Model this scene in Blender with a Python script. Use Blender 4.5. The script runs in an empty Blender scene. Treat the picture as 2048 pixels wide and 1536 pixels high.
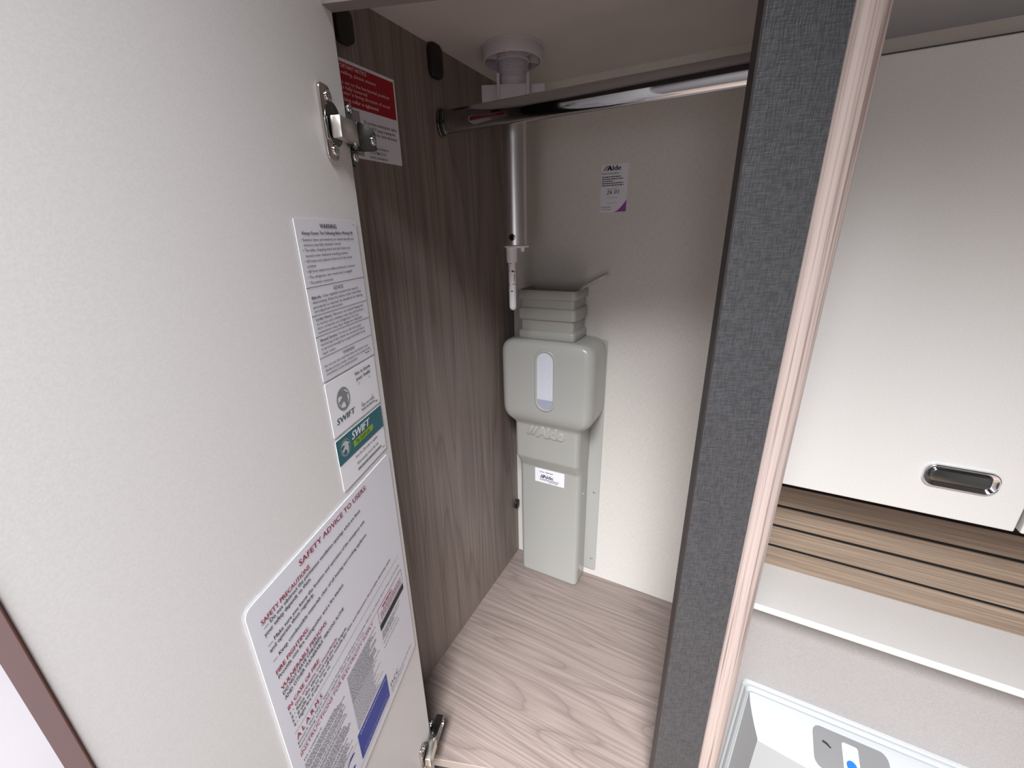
import bpy, bmesh, math, random
from mathutils import Matrix, Vector
random.seed(7)
scene = bpy.context.scene
COL = scene.collection
R = math.radians

# ------------------------------------------------------------------ camera
CAM = Vector((0.4127, -0.7850, 0.7835))
yaw, pit, rol, FPX = 0.49322843, 0.34597902, -0.02377609, 830.1
fw = Vector((-math.sin(yaw)*math.cos(pit), math.cos(yaw)*math.cos(pit), -math.sin(pit)))
rt = Vector((math.cos(yaw), math.sin(yaw), 0)); up = rt.cross(fw)
r2 = rt*math.cos(rol) + up*math.sin(rol); u2 = -rt*math.sin(rol) + up*math.cos(rol)
cd = bpy.data.cameras.new('camera'); cam = bpy.data.objects.new('camera', cd); COL.objects.link(cam)
cd.sensor_fit = 'HORIZONTAL'; cd.sensor_width = 36; cd.lens = FPX/2048*36
cd.clip_start = 0.02; cd.clip_end = 50
cam.matrix_world = Matrix(((r2.x, u2.x, -fw.x, CAM.x), (r2.y, u2.y, -fw.y, CAM.y), (r2.z, u2.z, -fw.z, CAM.z), (0, 0, 0, 1)))
scene.camera = cam

# ------------------------------------------------------------------ light
w = bpy.data.worlds.new('world'); scene.world = w; w.use_nodes = True
w.node_tree.nodes['Background'].inputs[0].default_value = (0.75, 0.82, 1, 1)
w.node_tree.nodes['Background'].inputs[1].default_value = 0.4

def area(name, loc, target, sx, sy, power, col=(1, 1, 1), spread=180):
    l = bpy.data.lights.new(name, 'AREA'); l.shape = 'RECTANGLE'; l.size = sx; l.size_y = sy
    l.energy = power; l.color = col; l.spread = R(spread)
    o = bpy.data.objects.new(name, l); COL.objects.link(o); o.location = loc
    o.rotation_euler = (Vector(target)-Vector(loc)).to_track_quat('-Z', 'Y').to_euler()
    return o
area('rooflight_lamp', (0.50, -1.48, 1.565), (0.50, -1.48, 0), 0.50, 0.84, 93, (0.975, 0.985, 1), 114)
area('window_light', (0.72, -2.29, 0.60), (0.72, 0, 0.50), 0.34, 0.62, 2.6, (0.97, 0.98, 1), 180)

vs = scene.view_settings
vs.view_transform = 'Standard'; vs.look = 'None'; vs.gamma = 1; vs.use_curve_mapping = False
vs.exposure = 0.0

# ------------------------------------------------------------------ materials
def lin(c):
    return tuple(((v/255)/12.92 if v/255 <= .04045 else ((v/255+.055)/1.055)**2.4) for v in c) + (1,)

def base(name, col, rough=.5, metal=0, spec=.5, trans=0, coat=0):
    m = bpy.data.materials.new(name); m.use_nodes = True
    b = m.node_tree.nodes['Principled BSDF']
    b.inputs['Base Color'].default_value = lin(col); b.inputs['Roughness'].default_value = rough
    b.inputs['Metallic'].default_value = metal; b.inputs['Specular IOR Level'].default_value = spec
    b.inputs['Transmission Weight'].default_value = trans; b.inputs['Coat Weight'].default_value = coat
    return m

def N(m, t, **kw):
    n = m.node_tree.nodes.new(t)
    for k, v in kw.items(): setattr(n, k, v)
    return n

def noise_mat(name, c1, c2, rough=.5, scale=(60, 60, 60), detail=4, bump=0, metal=0, lo=.35, hi=.65, nscale=1, spec=.5, bdist=.001):
    """two-tone noise stretched by the mapping scale, optional bump"""
    m = base(name, c1, rough, metal, spec); nt = m.node_tree; L = nt.links.new
    b = nt.nodes['Principled BSDF']
    tc = N(m, 'ShaderNodeTexCoord'); mp = N(m, 'ShaderNodeMapping'); mp.inputs['Scale'].default_value = scale
    nz = N(m, 'ShaderNodeTexNoise'); nz.inputs['Scale'].default_value = nscale; nz.inputs['Detail'].default_value = detail
    cr = N(m, 'ShaderNodeValToRGB'); cr.color_ramp.elements[0].position = lo; cr.color_ramp.elements[1].position = hi
    cr.color_ramp.elements[0].color = lin(c1); cr.color_ramp.elements[1].color = lin(c2)
    L(tc.outputs['Object'], mp.inputs['Vector']); L(mp.outputs['Vector'], nz.inputs['Vector'])
    L(nz.outputs['Fac'], cr.inputs['Fac']); L(cr.outputs['Color'], b.inputs['Base Color'])
    if bump:
        bp = N(m, 'ShaderNodeBump'); bp.inputs['Strength'].default_value = bump; bp.inputs['Distance'].default_value = bdist
        L(nz.outputs['Fac'], bp.inputs['Height']); L(bp.outputs['Normal'], b.inputs['Normal'])
    return m

def wood_mat(name, dark, light, fine, grain='Z', ring=18, stretch=.10, rough=.45, fine_amt=.5, ring_amt=.6, dist=2.5, offs=(0, 0, 0), bump=.15, fr=(.38, .62), fs=330):
    """laminate wood: growth rings from distorted stretched noise + fine pore streaks along the grain axis"""
    m = base(name, light, rough); nt = m.node_tree; L = nt.links.new; b = nt.nodes['Principled BSDF']
    ax = 'XYZ'.index(grain)
    tc = N(m, 'ShaderNodeTexCoord')
    def mapped(cross, along):
        mp = N(m, 'ShaderNodeMapping'); s = [cross]*3; s[ax] = along
        mp.inputs['Scale'].default_value = s; mp.inputs['Location'].default_value = offs
        L(tc.outputs['Object'], mp.inputs['Vector']); return mp
    m1 = mapped(ring, ring*stretch)
    n1 = N(m, 'ShaderNodeTexNoise'); n1.inputs['Scale'].default_value = .55; n1.inputs['Detail'].default_value = 2; n1.inputs['Roughness'].default_value = .45
    L(m1.outputs['Vector'], n1.inputs['Vector'])
    mul = N(m, 'ShaderNodeMath', operation='MULTIPLY'); mul.inputs[1].default_value = dist*6
    L(n1.outputs['Fac'], mul.inputs[0])
    fra = N(m, 'ShaderNodeMath', operation='FRACT'); L(mul.outputs[0], fra.inputs[0])
    crr = N(m, 'ShaderNodeValToRGB'); e = crr.color_ramp.elements
    e[0].position = 0; e[0].color = (0, 0, 0, 1); e[1].position = 1; e[1].color = (.4, .4, .4, 1)
    x = e.new(.12); x.color = (.75, .75, .75, 1); x = e.new(.55); x.color = (1, 1, 1, 1)
    L(fra.outputs[0], crr.inputs['Fac'])
    m2 = mapped(fs, 4); n2 = N(m, 'ShaderNodeTexNoise'); n2.inputs['Scale'].default_value = 1; n2.inputs['Detail'].default_value = 3
    L(m2.outputs['Vector'], n2.inputs['Vector'])
    cf = N(m, 'ShaderNodeValToRGB'); cf.color_ramp.elements[0].position = fr[0]; cf.color_ramp.elements[1].position = fr[1]
    L(n2.outputs['Fac'], cf.inputs['Fac'])
    m3 = mapped(45, 1.2); n3 = N(m, 'ShaderNodeTexNoise'); n3.inputs['Scale'].default_value = 1; n3.inputs['Detail'].default_value = 2
    L(m3.outputs['Vector'], n3.inputs['Vector'])
    mixA = N(m, 'ShaderNodeMix', data_type='RGBA'); mixA.inputs[6].default_value = lin(dark); mixA.inputs[7].default_value = lin(light)
    ra = N(m, 'ShaderNodeMix', data_type='FLOAT'); ra.inputs[0].default_value = ring_amt
    L(n3.outputs['Fac'], ra.inputs[2]); L(crr.outputs['Color'], ra.inputs[3])
    L(ra.outputs[0], mixA.inputs[0])
    mixB = N(m, 'ShaderNodeMix', data_type='RGBA'); mixB.inputs[6].default_value = lin(fine)
    fa = N(m, 'ShaderNodeMath', operation='MULTIPLY_ADD'); fa.inputs[1].default_value = fine_amt; fa.inputs[2].default_value = 1-fine_amt
    L(cf.outputs['Color'], fa.inputs[0]); L(fa.outputs[0], mixB.inputs[0]); L(mixA.outputs[2], mixB.inputs[7])
    L(mixB.outputs[2], b.inputs['Base Color'])
    bp = N(m, 'ShaderNodeBump'); bp.inputs['Strength'].default_value = bump; bp.inputs['Distance'].default_value = .0004
    L(n2.outputs['Fac'], bp.inputs['Height']); L(bp.outputs['Normal'], b.inputs['Normal'])
    return m

def weave_mat(name, c1, c2, rough, sc, bump, dist):
    """embossed textile laminate: crossed stretched noises"""
    m = base(name, c1, rough); nt = m.node_tree; L = nt.links.new; b = nt.nodes['Principled BSDF']
    tc = N(m, 'ShaderNodeTexCoord'); outs = []
    for s in ((sc*2.6, sc*2.6, sc*.4), (sc*.4, sc*.4, sc*2.6)):
        mp = N(m, 'ShaderNodeMapping'); mp.inputs['Scale'].default_value = s
        nz = N(m, 'ShaderNodeTexNoise'); nz.inputs['Scale'].default_value = 1; nz.inputs['Detail'].default_value = 2
        L(tc.outputs['Object'], mp.inputs['Vector']); L(mp.outputs['Vector'], nz.inputs['Vector']); outs.append(nz)
    ad = N(m, 'ShaderNodeMath', operation='ADD'); L(outs[0].outputs['Fac'], ad.inputs[0]); L(outs[1].outputs['Fac'], ad.inputs[1])
    mx = N(m, 'ShaderNodeMath', operation='MULTIPLY'); mx.inputs[1].default_value = .5; L(ad.outputs[0], mx.inputs[0])
    cr = N(m, 'ShaderNodeValToRGB'); cr.color_ramp.elements[0].position = .40; cr.color_ramp.elements[1].position = .60
    cr.color_ramp.elements[0].color = lin(c1); cr.color_ramp.elements[1].color = lin(c2)
    L(mx.outputs[0], cr.inputs['Fac']); L(cr.outputs['Color'], b.inputs['Base Color'])
    bp = N(m, 'ShaderNodeBump'); bp.inputs['Strength'].default_value = bump; bp.inputs['Distance'].default_value = dist
    L(mx.outputs[0], bp.inputs['Height']); L(bp.outputs['Normal'], b.inputs['Normal'])
    return m

M = {}
M['door'] = noise_mat('door_laminate', (224, 222, 222), (229, 227, 227), .42, (900, 900, 900), 2, .06, bdist=.0003)
M['door_edge'] = base('door_edge_brown', (50, 25, 21), .45)
M['wood_dark'] = wood_mat('dark_wood_laminate', (98, 85, 81), (146, 133, 126), (90, 78, 74), 'Z', 16, .07, .45, .45, .6, 2.2)
M['wood_floor'] = wood_mat('greige_wood_laminate', (104, 90, 86), (146, 133, 127), (100, 88, 83), 'X', 15, .14, .42, .5, .62, 3.2, (1.3, 3.25, 0))
M['floor_edge'] = base('pale_floor_edging', (150, 138, 131), .45)
M['oak'] = wood_mat('oak_laminate', (134, 115, 99), (174, 153, 133), (108, 91, 78), 'X', 30, .06, .5, .6, .4, 1.6)
M['trim_wood'] = wood_mat('pale_pink_wood', (158, 141, 135), (180, 165, 159), (108, 90, 86), 'Z', 110, .006, .4, .75, .4, 1.6, fr=(.34, .50), fs=420)
M['backwall'] = weave_mat('pale_woven_board', (206, 202, 197), (216, 212, 207), .45, 300, .07, .0003)
M['ceil'] = noise_mat('ceiling_board', (190, 184, 182), (198, 192, 189), .6, (8, 8, 8), 3)
M['header'] = noise_mat('shaded_header_board', (116, 108, 109), (124, 116, 116), .6, (8, 8, 8), 3)  # ceiling board tone darkened, puts the header's shade into the colour
M['pillar'] = weave_mat('charcoal_textile_laminate', (52, 52, 55), (68, 68, 71), .48, 280, .8, .0009)
M['dark_edge'] = base('dark_brown_edging', (46, 40, 40), .45)
M['locker'] = noise_mat('white_locker_laminate', (226, 225, 223), (231, 230, 228), .35, (500, 500, 500), 2, .05, bdist=.0003)
M['pelmet'] = base('grey_pelmet', (178, 172, 166), .5)
M['shelf'] = noise_mat('shelf_laminate', (188, 185, 183), (193, 190, 188), .45, (400, 400, 400), 2)
M['greywall'] = noise_mat('grey_speckled_board', (164, 160, 159), (174, 170, 169), .55, (420, 420, 420), 3)
M['black'] = base('black_shadow_gap', (14, 11, 11), .7)
M['chrome'] = base('polished_chrome', (225, 225, 228), .06, 1)
M['shaded_rail_chrome'] = base('shaded_rail_chrome', (178, 178, 182), .05, 1)  # chrome with the rail's dark reflections put into its colour
M['nickel'] = base('nickel_steel', (205, 198, 192), .16, 1)
M['lit_nickel'] = base('lit_nickel', (235, 230, 224), .32, 1)  # paler nickel, the hinge link's bright reflection put into the colour
M['alu'] = base('satin_aluminium', (228, 225, 226), .36, 1)
M['smoked'] = base('smoked_chrome', (120, 124, 122), .18, 1)
M['white_pl'] = base('white_plastic', (226, 222, 226), .4)
M['grey_pl'] = base('aerial_grey_plastic', (196, 188, 196), .5)
M['tank'] = base('grey_green_plastic', (172, 172, 168), .26)
M['window'] = noise_mat('frosted_sight_glass', (206, 210, 222), (216, 219, 230), .3, (600, 600, 600), 2)
M['fluid'] = base('fluid_grey_blue', (168, 170, 190), .3)
M['paper'] = base('label_white', (226, 226, 236), .4)
M['paper2'] = base('bright_label_white', (238, 238, 246), .35)
M['ink'] = base('ink_black', (28, 28, 40), .6)
M['ink_grey'] = base('ink_grey', (120, 120, 130), .6)
M['ink_red'] = base('ink_crimson', (150, 28, 62), .6)
M['red'] = base('notice_red', (158, 8, 27), .5)
M['pinktext'] = base('notice_text_pale', (236, 205, 214), .5)
M['noticegrey'] = base('notice_grey_panel', (158, 154, 160), .5)
M['teal'] = base('teal_print', (28, 98, 112), .5)
M['lime'] = base('lime_print', (132, 170, 40), .5)
M['greeninks'] = base('dark_green_print', (30, 66, 66), .5)
M['silver'] = base('emblem_silver', (128, 132, 134), .4)
M['silver2'] = base('emblem_pale', (190, 196, 198), .4)
M['blue'] = base('blue_print', (48, 66, 158), .5)
M['bluelogo'] = base('blue_swirl', (24, 40, 140), .5)
M['purple'] = base('purple_print', (140, 62, 158), .5)
M['magenta'] = base('magenta_print', (150, 50, 96), .5)
M['con_white'] = base('console_white', (180, 183, 185), .35)
M['con_label'] = base('console_label_grey', (122, 122, 123), .45)
M['con_blue'] = base('console_blue', (28, 104, 205), .4)
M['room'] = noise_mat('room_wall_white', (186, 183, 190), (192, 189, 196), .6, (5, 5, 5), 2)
M['room2'] = noise_mat('room_wall_low_bounce', (104, 100, 100), (112, 108, 108), .6, (5, 5, 5), 2)  # unseen room walls, grey kept dark to cut bounced light
M['room_floor'] = wood_mat('room_floor_wood', (120, 104, 92), (150, 132, 118), (110, 96, 86), 'Y', 8, .1)
M['clear'] = base('clear_hose', (225, 228, 228), .12, 0, .5, .85)
M['block'] = base('dark_brown_plastic', (30, 24, 23), .5)

# ------------------------------------------------------------------ mesh helpers
def obj(name, bm, mat, parent=None, smooth=None, **props):
    me = bpy.data.meshes.new(name); bm.normal_update(); bm.to_mesh(me); bm.free()
    if smooth is not None:
        for p in me.polygons: p.use_smooth = True
        me.set_sharp_from_angle(angle=R(smooth))
    me.materials.append(M[mat] if isinstance(mat, str) else mat)
    o = bpy.data.objects.new(name, me); COL.objects.link(o)
    if parent: o.parent = parent
    for k, v in props.items(): o[k] = v
    return o

def tag(o, label, cat, group=None):
    o['label'] = label; o['category'] = cat
    if group: o['group'] = group
    return o

def empty(name, loc, rz=0, label=None, cat=None, group=None):
    o = bpy.data.objects.new(name, None); COL.objects.link(o); o.location = loc; o.rotation_euler = (0, 0, rz)
    o.empty_display_size = .02
    if label: tag(o, label, cat, group)
    return o

def struct(name, bm, mat, label=None, smooth=None):
    o = obj(name, bm, mat, None, smooth); o['kind'] = 'structure'
    if label: o['label'] = label
    return o

def box(bm, x0, x1, y0, y1, z0, z1, bev=0, seg=2):
    r = bmesh.ops.create_cube(bm, size=1)
    vs_ = r['verts']
    for v in vs_:
        v.co = Vector(((x0+x1)/2+v.co.x*(x1-x0), (y0+y1)/2+v.co.y*(y1-y0), (z0+z1)/2+v.co.z*(z1-z0)))
    if bev:
        es = list({e for v in vs_ for e in v.link_edges})
        bmesh.ops.bevel(bm, geom=es, offset=bev, segments=seg, affect='EDGES', profile=.5)
    return bm

def B(*a, **k): return box(bmesh.new(), *a, **k)

def prism(bm, pts, axis, a0, a1, bev=0):
    """extrude polygon pts (2D) along axis; axis 'Z': pts=(x,y), 'Y': pts=(x,z), 'X': pts=(y,z)"""
    def mk(p, a): return {'Z': (p[0], p[1], a), 'Y': (p[0], a, p[1]), 'X': (a, p[0], p[1])}[axis]
    n = len(pts); va = [bm.verts.new(mk(p, a0)) for p in pts]; vb = [bm.verts.new(mk(p, a1)) for p in pts]
    fs = [bm.faces.new(va), bm.faces.new(vb[::-1])]
    for i in range(n): fs.append(bm.faces.new((va[i], vb[i], vb[(i+1) % n], va[(i+1) % n])))
    bmesh.ops.recalc_face_normals(bm, faces=fs)
    if bev:
        es = [e for f in fs[:2] for e in f.edges]
        bmesh.ops.bevel(bm, geom=list(set(es)), offset=bev, segments=2, affect='EDGES', profile=.5)
    return bm

def rrect(x0, x1, z0, z1, r, seg=5):
    pts = []
    for cx, cz, a in ((x1-r, z1-r, 0), (x0+r, z1-r, 90), (x0+r, z0+r, 180), (x1-r, z0+r, 270)):
        for i in range(seg+1):
            t = R(a+90*i/seg); pts.append((cx+r*math.cos(t), cz+r*math.sin(t)))
    return pts

def ell(cx, cz, rx, rz, n=28, a0=0, a1=360):
    return [(cx+rx*math.cos(R(a0+(a1-a0)*i/n)), cz+rz*math.sin(R(a0+(a1-a0)*i/n))) for i in range(n)]

def lathe(bm, prof, cx, cy, n=32, caps=True):
    rings = []
    for r, z in prof:
        rings.append([bm.verts.new((cx+r*math.cos(2*math.pi*i/n), cy+r*math.sin(2*math.pi*i/n), z)) for i in range(n)])
    fs = []
    for a, b in zip(rings, rings[1:]):
        for i in range(n): fs.append(bm.faces.new((a[i], a[(i+1) % n], b[(i+1) % n], b[i])))
    if caps:
        fs.append(bm.faces.new(rings[0][::-1])); fs.append(bm.faces.new(rings[-1]))
    bmesh.ops.recalc_face_normals(bm, faces=fs)
    return bm

def loft(bm, loops, cap0=True, cap1=True):
    vs_ = [[bm.verts.new(p) for p in lp] for lp in loops]; n = len(vs_[0]); fs = []
    for a, b in zip(vs_, vs_[1:]):
        for i in range(n): fs.append(bm.faces.new((a[i], a[(i+1) % n], b[(i+1) % n], b[i])))
    if cap0: fs.append(bm.faces.new(vs_[0][::-1]))
    if cap1: fs.append(bm.faces.new(vs_[-1]))
    bmesh.ops.recalc_face_normals(bm, faces=fs)
    return bm

def loft_open(bm, loops):
    vs_ = [[bm.verts.new(p) for p in lp] for lp in loops]; n = len(vs_[0]); fs = []
    for a, b in zip(vs_, vs_[1:]):
        for i in range(n-1): fs.append(bm.faces.new((a[i], a[i+1], b[i+1], b[i])))
    bmesh.ops.recalc_face_normals(bm, faces=fs)
    return bm

def tube(bm, path, r, n=10, inner=None, caps=True):
    path = [Vector(p) for p in path]; loops = []; 
    def ring(rad, k):
        t = (path[min(k+1, len(path)-1)]-path[max(k-1, 0)]).normalized()
        a = t.cross(Vector((0, 0, 1))); a = a.normalized() if a.length > 1e-4 else Vector((1, 0, 0)); b = t.cross(a)
        return [path[k]+a*(rad*math.cos(2*math.pi*i/n))+b*(rad*math.sin(2*math.pi*i/n)) for i in range(n)]
    loops = [ring(r, k) for k in range(len(path))]
    if inner: loops += [ring(inner, k) for k in reversed(range(len(path)))]
    if inner: loft(bm, loops+[loops[0]], False, False)
    else: loft(bm, loops, caps, caps)
    return bm

def flat(bm, pts, y):
    """flat print in the local XZ plane, facing -Y"""
    f = bm.faces.new([bm.verts.new((x, y, z)) for x, z in pts])
    f.normal_update()
    if f.normal.y > 0: f.normal_flip()
    return bm

# ---- lettering: text curves turned into flat meshes
_fc = {}
def glyphs(s, bold=0.0, extrude=0, bevel=0):
    k = (s, bold, extrude, bevel)
    if k in _fc: return _fc[k]
    c = bpy.data.curves.new('t', 'FONT'); c.body = s; c.size = 1; c.resolution_u = 2; c.offset = bold
    c.extrude = extrude; c.bevel_depth = bevel; c.bevel_resolution = 2
    o = bpy.data.objects.new('t', c); COL.objects.link(o)
    dg = bpy.context.evaluated_depsgraph_get(); me = o.evaluated_get(dg).to_mesh()
    vs_ = [v.co.copy() for v in me.vertices]; fs = [tuple(p.vertices) for p in me.polygons]
    o.evaluated_get(dg).to_mesh_clear(); bpy.data.objects.remove(o); bpy.data.curves.remove(c)
    _fc[k] = (vs_, fs); return _fc[k]
CAPH = None
def caph():
    global CAPH
    if CAPH is None: CAPH = max(v.y for v in glyphs('H')[0])
    return CAPH

def text(bm, s, x0, z, x1=None, h=3, bold=0.0, shear=0, y=-.0007, unit=.001, rise=0, align='L'):
    """x0,z baseline start in mm (z upwards), fitted to x1 when given, cap height h in mm"""
    if bold > .012:   # heavier weight: two slightly shifted strikes
        d_ = (bold-.008)*h/caph()*.8
        for q_, e_ in ((-d_, 0), (d_, .00004)): text(bm, s, x0+q_, z, None if x1 is None else x1+q_, h, 0, shear, y-e_, unit, rise, align)
        return
    vs_, fs = glyphs(s, min(bold, 0))
    if not vs_: return
    k = h/caph(); xa = min(v.x for v in vs_); xb = max(v.x for v in vs_)
    kx = k if x1 is None else (x1-x0)/(xb-xa)
    off = 0
    if align == 'C': off = -(xb-xa)*kx/2
    nv = []
    for v in vs_:
        xx = (v.x-xa)*kx + off; zz = v.y*k
        nv.append(bm.verts.new(((x0+xx+shear*zz)*unit, y, (z+zz+rise*xx)*unit)))
    for f in fs:
        try:
            fc = bm.faces.new([nv[i] for i in f]); fc.normal_update()
            if fc.normal.y > 0: fc.normal_flip()
        except ValueError: pass

def bars(bm, x0, x1, z, h=1.2, y=-.0007, unit=.001, wmin=2, wmax=7, gap=.9):
    """illegible small print: word-length dashes"""
    x = x0
    while x < x1-.8:
        w_ = min(random.uniform(wmin, wmax), x1-x)
        flat(bm, [(x*unit, z*unit), ((x+w_)*unit, z*unit), ((x+w_)*unit, (z+h)*unit), (x*unit, (z+h)*unit)], y)
        x += w_+gap

def rule(bm, x0, x1, z, h=.35, y=-.0007, unit=.001):
    flat(bm, [(x0*unit, z*unit), (x1*unit, z*unit), (x1*unit, (z+h)*unit), (x0*unit, (z+h)*unit)], y)

def sticker(name, parent, x0, x1, z0, z1, mat, r=.001, t=.0004, **props):
    return obj(name, prism(bmesh.new(), rrect(x0, x1, z0, z1, r, 4), 'Y', 0, -t), mat, parent, **props)

# ------------------------------------------------------------------ geometry constants
A = 0.3232787
U = Vector((math.sin(A), -math.cos(A), 0))      # along the open door, away from the hinge
DN = Vector((math.cos(A), math.sin(A), 0))      # along the wardrobe front, to the right
WI = -U                                         # into the wardrobe
H = Vector((0.0897, -0.4788, 0))
ZC = 1.0285                                     # wardrobe ceiling
ZH = 0.957                                      # underside of the header
def FP(s, d=0):                                 # point on the wardrobe front plane
    p = H + DN*s + WI*d; return (p.x, p.y)
def fpanel(s0, s1, d0, d1, z0, z1, bev=0):
    return prism(bmesh.new(), [FP(s0, d0), FP(s1, d0), FP(s1, d1), FP(s0, d1)], 'Z', z0, z1, bev)

# ------------------------------------------------------------------ wardrobe shell
struct('wall_left', B(-.015, 0, -.505, .015, -.016, ZC+.01), 'wood_dark', 'dark grey-brown wood laminate side wall of the wardrobe')
struct('wall_back', B(-.015, .47, 0, .015, -.016, ZC+.01), 'backwall', 'pale woven-look back wall of the wardrobe')
fl = [(0, 0), (.425, 0), FP(.325, .0), (0, FP(-.0946)[1])]
struct('floor', prism(bmesh.new(), fl, 'Z', -.016, 0), 'wood_floor', 'light greige wood floor board of the wardrobe')
lo, hi = FP(-.094, -.0012), FP(.325, -.0012)
struct('trim_1', prism(bmesh.new(), [FP(-.004, -.0016), FP(.326, -.0016), FP(.326, 0), FP(-.004, 0)], 'Z', -.016, -.0005), 'floor_edge', 'pale edging strip on the wardrobe floor board')
struct('ceiling', prism(bmesh.new(), [(-.015, .015), (.43, .015), FP(.345, .001), FP(-.11, .001)], 'Z', ZC, ZC+.012), 'ceil', 'grey ceiling board inside the wardrobe')
struct('wall_right', prism(bmesh.new(), [(.425, .01), (.4685, .01), FP(.395, .016), FP(.350, .016)], 'Z', -.65, 1.55), 'backwall', 'partition at the right side of the wardrobe')
struct('trim_2', fpanel(-.46, -.0040, .001, .0075, -.65, 1.55), 'dark_edge', 'narrow front stile carrying the door hinges')
struct('trim_3', fpanel(-.46, .40, -.014, 0, ZH, 1.55), 'header', 'header board above the wardrobe opening')
struct('trim_4', fpanel(-.003, .331, .012, .024, -.65, -.016), 'dark_edge', 'dark panel below the wardrobe floor board')
# dark pillar and wooden lipping at the right of the opening
pl = struct('trim_5', fpanel(.3312, .3885, 0, .0145, -.65, 1.55), 'pillar', 'charcoal textile-embossed pillar beside the wardrobe opening')
obj('edge_band', fpanel(.3296, .3312, .0003, .0145, -.65, 1.55), 'dark_edge', pl)
prof = [FP(.3885, .016)]
for i in range(13):
    t = R(180-180*i/12); prof.append(FP(.4010+.0125*math.cos(t), .004-.0085*math.sin(t)))
prof += [FP(.4135, .016), FP(.409, .03), FP(.3885, .03)]
struct('trim_6', prism(bmesh.new(), prof, 'Z', -.65, 1.55), 'trim_wood', 'pale rounded wooden lipping beside the charcoal pillar', smooth=40)

# ------------------------------------------------------------------ room behind and beside
XR = 1.5
struct('floor_room', B(-.42, XR, -2.3, .05, -.67, -.65), 'room_floor')
ob = bmesh.new()   # ceiling with an opening for the rooflight
for a in ((-.42, .24, -2.3, .05), (.76, XR, -2.3, .05), (.24, .76, -2.3, -1.91), (.24, .76, -1.05, .05)):
    box(ob, a[0], a[1], a[2], a[3], 1.55, 1.57)
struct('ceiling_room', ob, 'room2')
struct('wall_side_left', B(-.40, -.385, -2.3, -.2, -.65, 1.55), 'room', 'white wall left of the open door')
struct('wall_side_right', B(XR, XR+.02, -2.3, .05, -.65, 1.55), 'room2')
rw = bmesh.new()
for a in ((-.42, .54, -.65, 1.55), (.90, XR, -.65, 1.55), (.54, .90, -.65, .28), (.54, .90, .92, 1.55)):
    box(rw, a[0], a[1], -2.32, -2.30, a[2], a[3])
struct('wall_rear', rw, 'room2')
struct('wall_washroom', B(.46, XR, -.046, .05, -.65, .150), 'greywall', 'grey speckled panel below the washroom shelf')
struct('wall_washroom_back', B(.46, XR, .0235, .05, .10, 1.55), 'black')
struct('wall_washroom_upper', B(.46, XR, -.045, -.03, .95, 1.55), 'ceil', 'dim grey panel above the white lockers')

# ------------------------------------------------------------------ wardrobe door with its hinges and labels
door = empty('wardrobe_door', (H.x, H.y, 0), math.pi/2+A, 'white wardrobe door standing open, covered in warning labels', 'door')
DW = .309; TH = .0185
obj('panel', B(-DW+.0012, 0, 0.0005, TH-.0005, -.03, .99), 'door', door)
obj('edge_band', B(-DW, -DW+.0012, 0, TH, -.03, .99, bev=.0005), 'door_edge', door)
obj('outer_face', B(-DW+.0012, 0, TH-.0005, TH+.0003, -.03, .99), 'wood_dark', door)

def hinge(zc):
    h = obj('hinge', prism(bmesh.new(), rrect(-.0408, -.0252, zc-.027, zc+.027, .004, 4), 'Y', 0, -.0022, bev=.0006), 'nickel', door, 40, label='nickel cup hinge')
    obj('hinge_cup', prism(bmesh.new(), [p for p in ell(-.0265, zc, .0125, .0165, 24)], 'Y', -.0002, -.0030, bev=.0008), 'smoked', h, 50)
    for dz in (-.0195, .0195):
        b = bmesh.new(); prism(b, ell(-.0300, zc+dz, .0042, .0042, 16), 'Y', -.0018, -.0036, bev=.0008)
        for rx, rz in ((.0022, .0006), (.0006, .0022)): box(b, -.0300-rx, -.0300+rx, -.0039, -.0036, zc+dz-rz, zc+dz+rz)
        obj('screw', b, 'chrome', h, 40)
    zb = zc-.003
    obj('link', B(-.0360, -.0085, -.0135, -.0045, zb-.0085, zb+.0078, bev=.0012), 'lit_nickel', h, 40)
    b = bmesh.new()   # knuckle pins
    for xx in (-.0060,):
        for s in (-1, 1): prism(b, ell(xx, -.009, .0028, .0028, 12), 'Z', zb+s*.0072, zb+s*.0098)
    obj('pin', b, 'chrome', h, 40)
    # arm running into the wardrobe along the stile
    lp = []
    for x, ya, yb, hh in ((-.0085, -.0105, -.002, .0085), (-.002, -.0125, -.002, .0105), (.019, -.0135, -.002, .0088), (.0265, -.0125, -.002, .0072)):
        lp.append([(x, ya, zb-.001-hh), (x, yb, zb-.001-hh), (x, yb, zb-.001+hh), (x, ya, zb-.001+hh)])
    obj('arm', loft(bmesh.new(), lp), 'smoked', h, 30)
    b = bmesh.new(); prism(b, ell(.019, zb-.001, .0045, .0045, 16), 'Y', -.0125, -.0148, bev=.0008)
    for rx, rz in ((.0025, .0007), (.0007, .0025)): box(b, .019-rx, .019+rx, -.0152, -.0148, zb-.001-rz, zb-.001+rz)
    obj('screw', b, 'chrome', h, 40)
    obj('mount_plate', prism(bmesh.new(), rrect(.0008, .0085, zc-.027, zc+.022, .003, 4), 'Y', .0015, -.0012), 'smoked', h)
    for dz in (-.0195, .0185):
        obj('screw', prism(bmesh.new(), ell(.0035, zc+dz, .0040, .0040, 16), 'Y', -.001, -.0032, bev=.0009), 'chrome', h, 40)
hinge(.872); hinge(.0585)

# warning label (local mm from its top-left corner)
def mmframe(name, parent, x, z, wmm, hmm, mat, label, r=.001, t=.0004):
    """sticker whose local origin is its top-left corner"""
    o = obj(name, prism(bmesh.new(), rrect(0, wmm*.001, -hmm*.001, 0, r, 4), 'Y', 0, -t), mat, parent, label=label)
    o.location = (x, 0, z); return o

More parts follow.
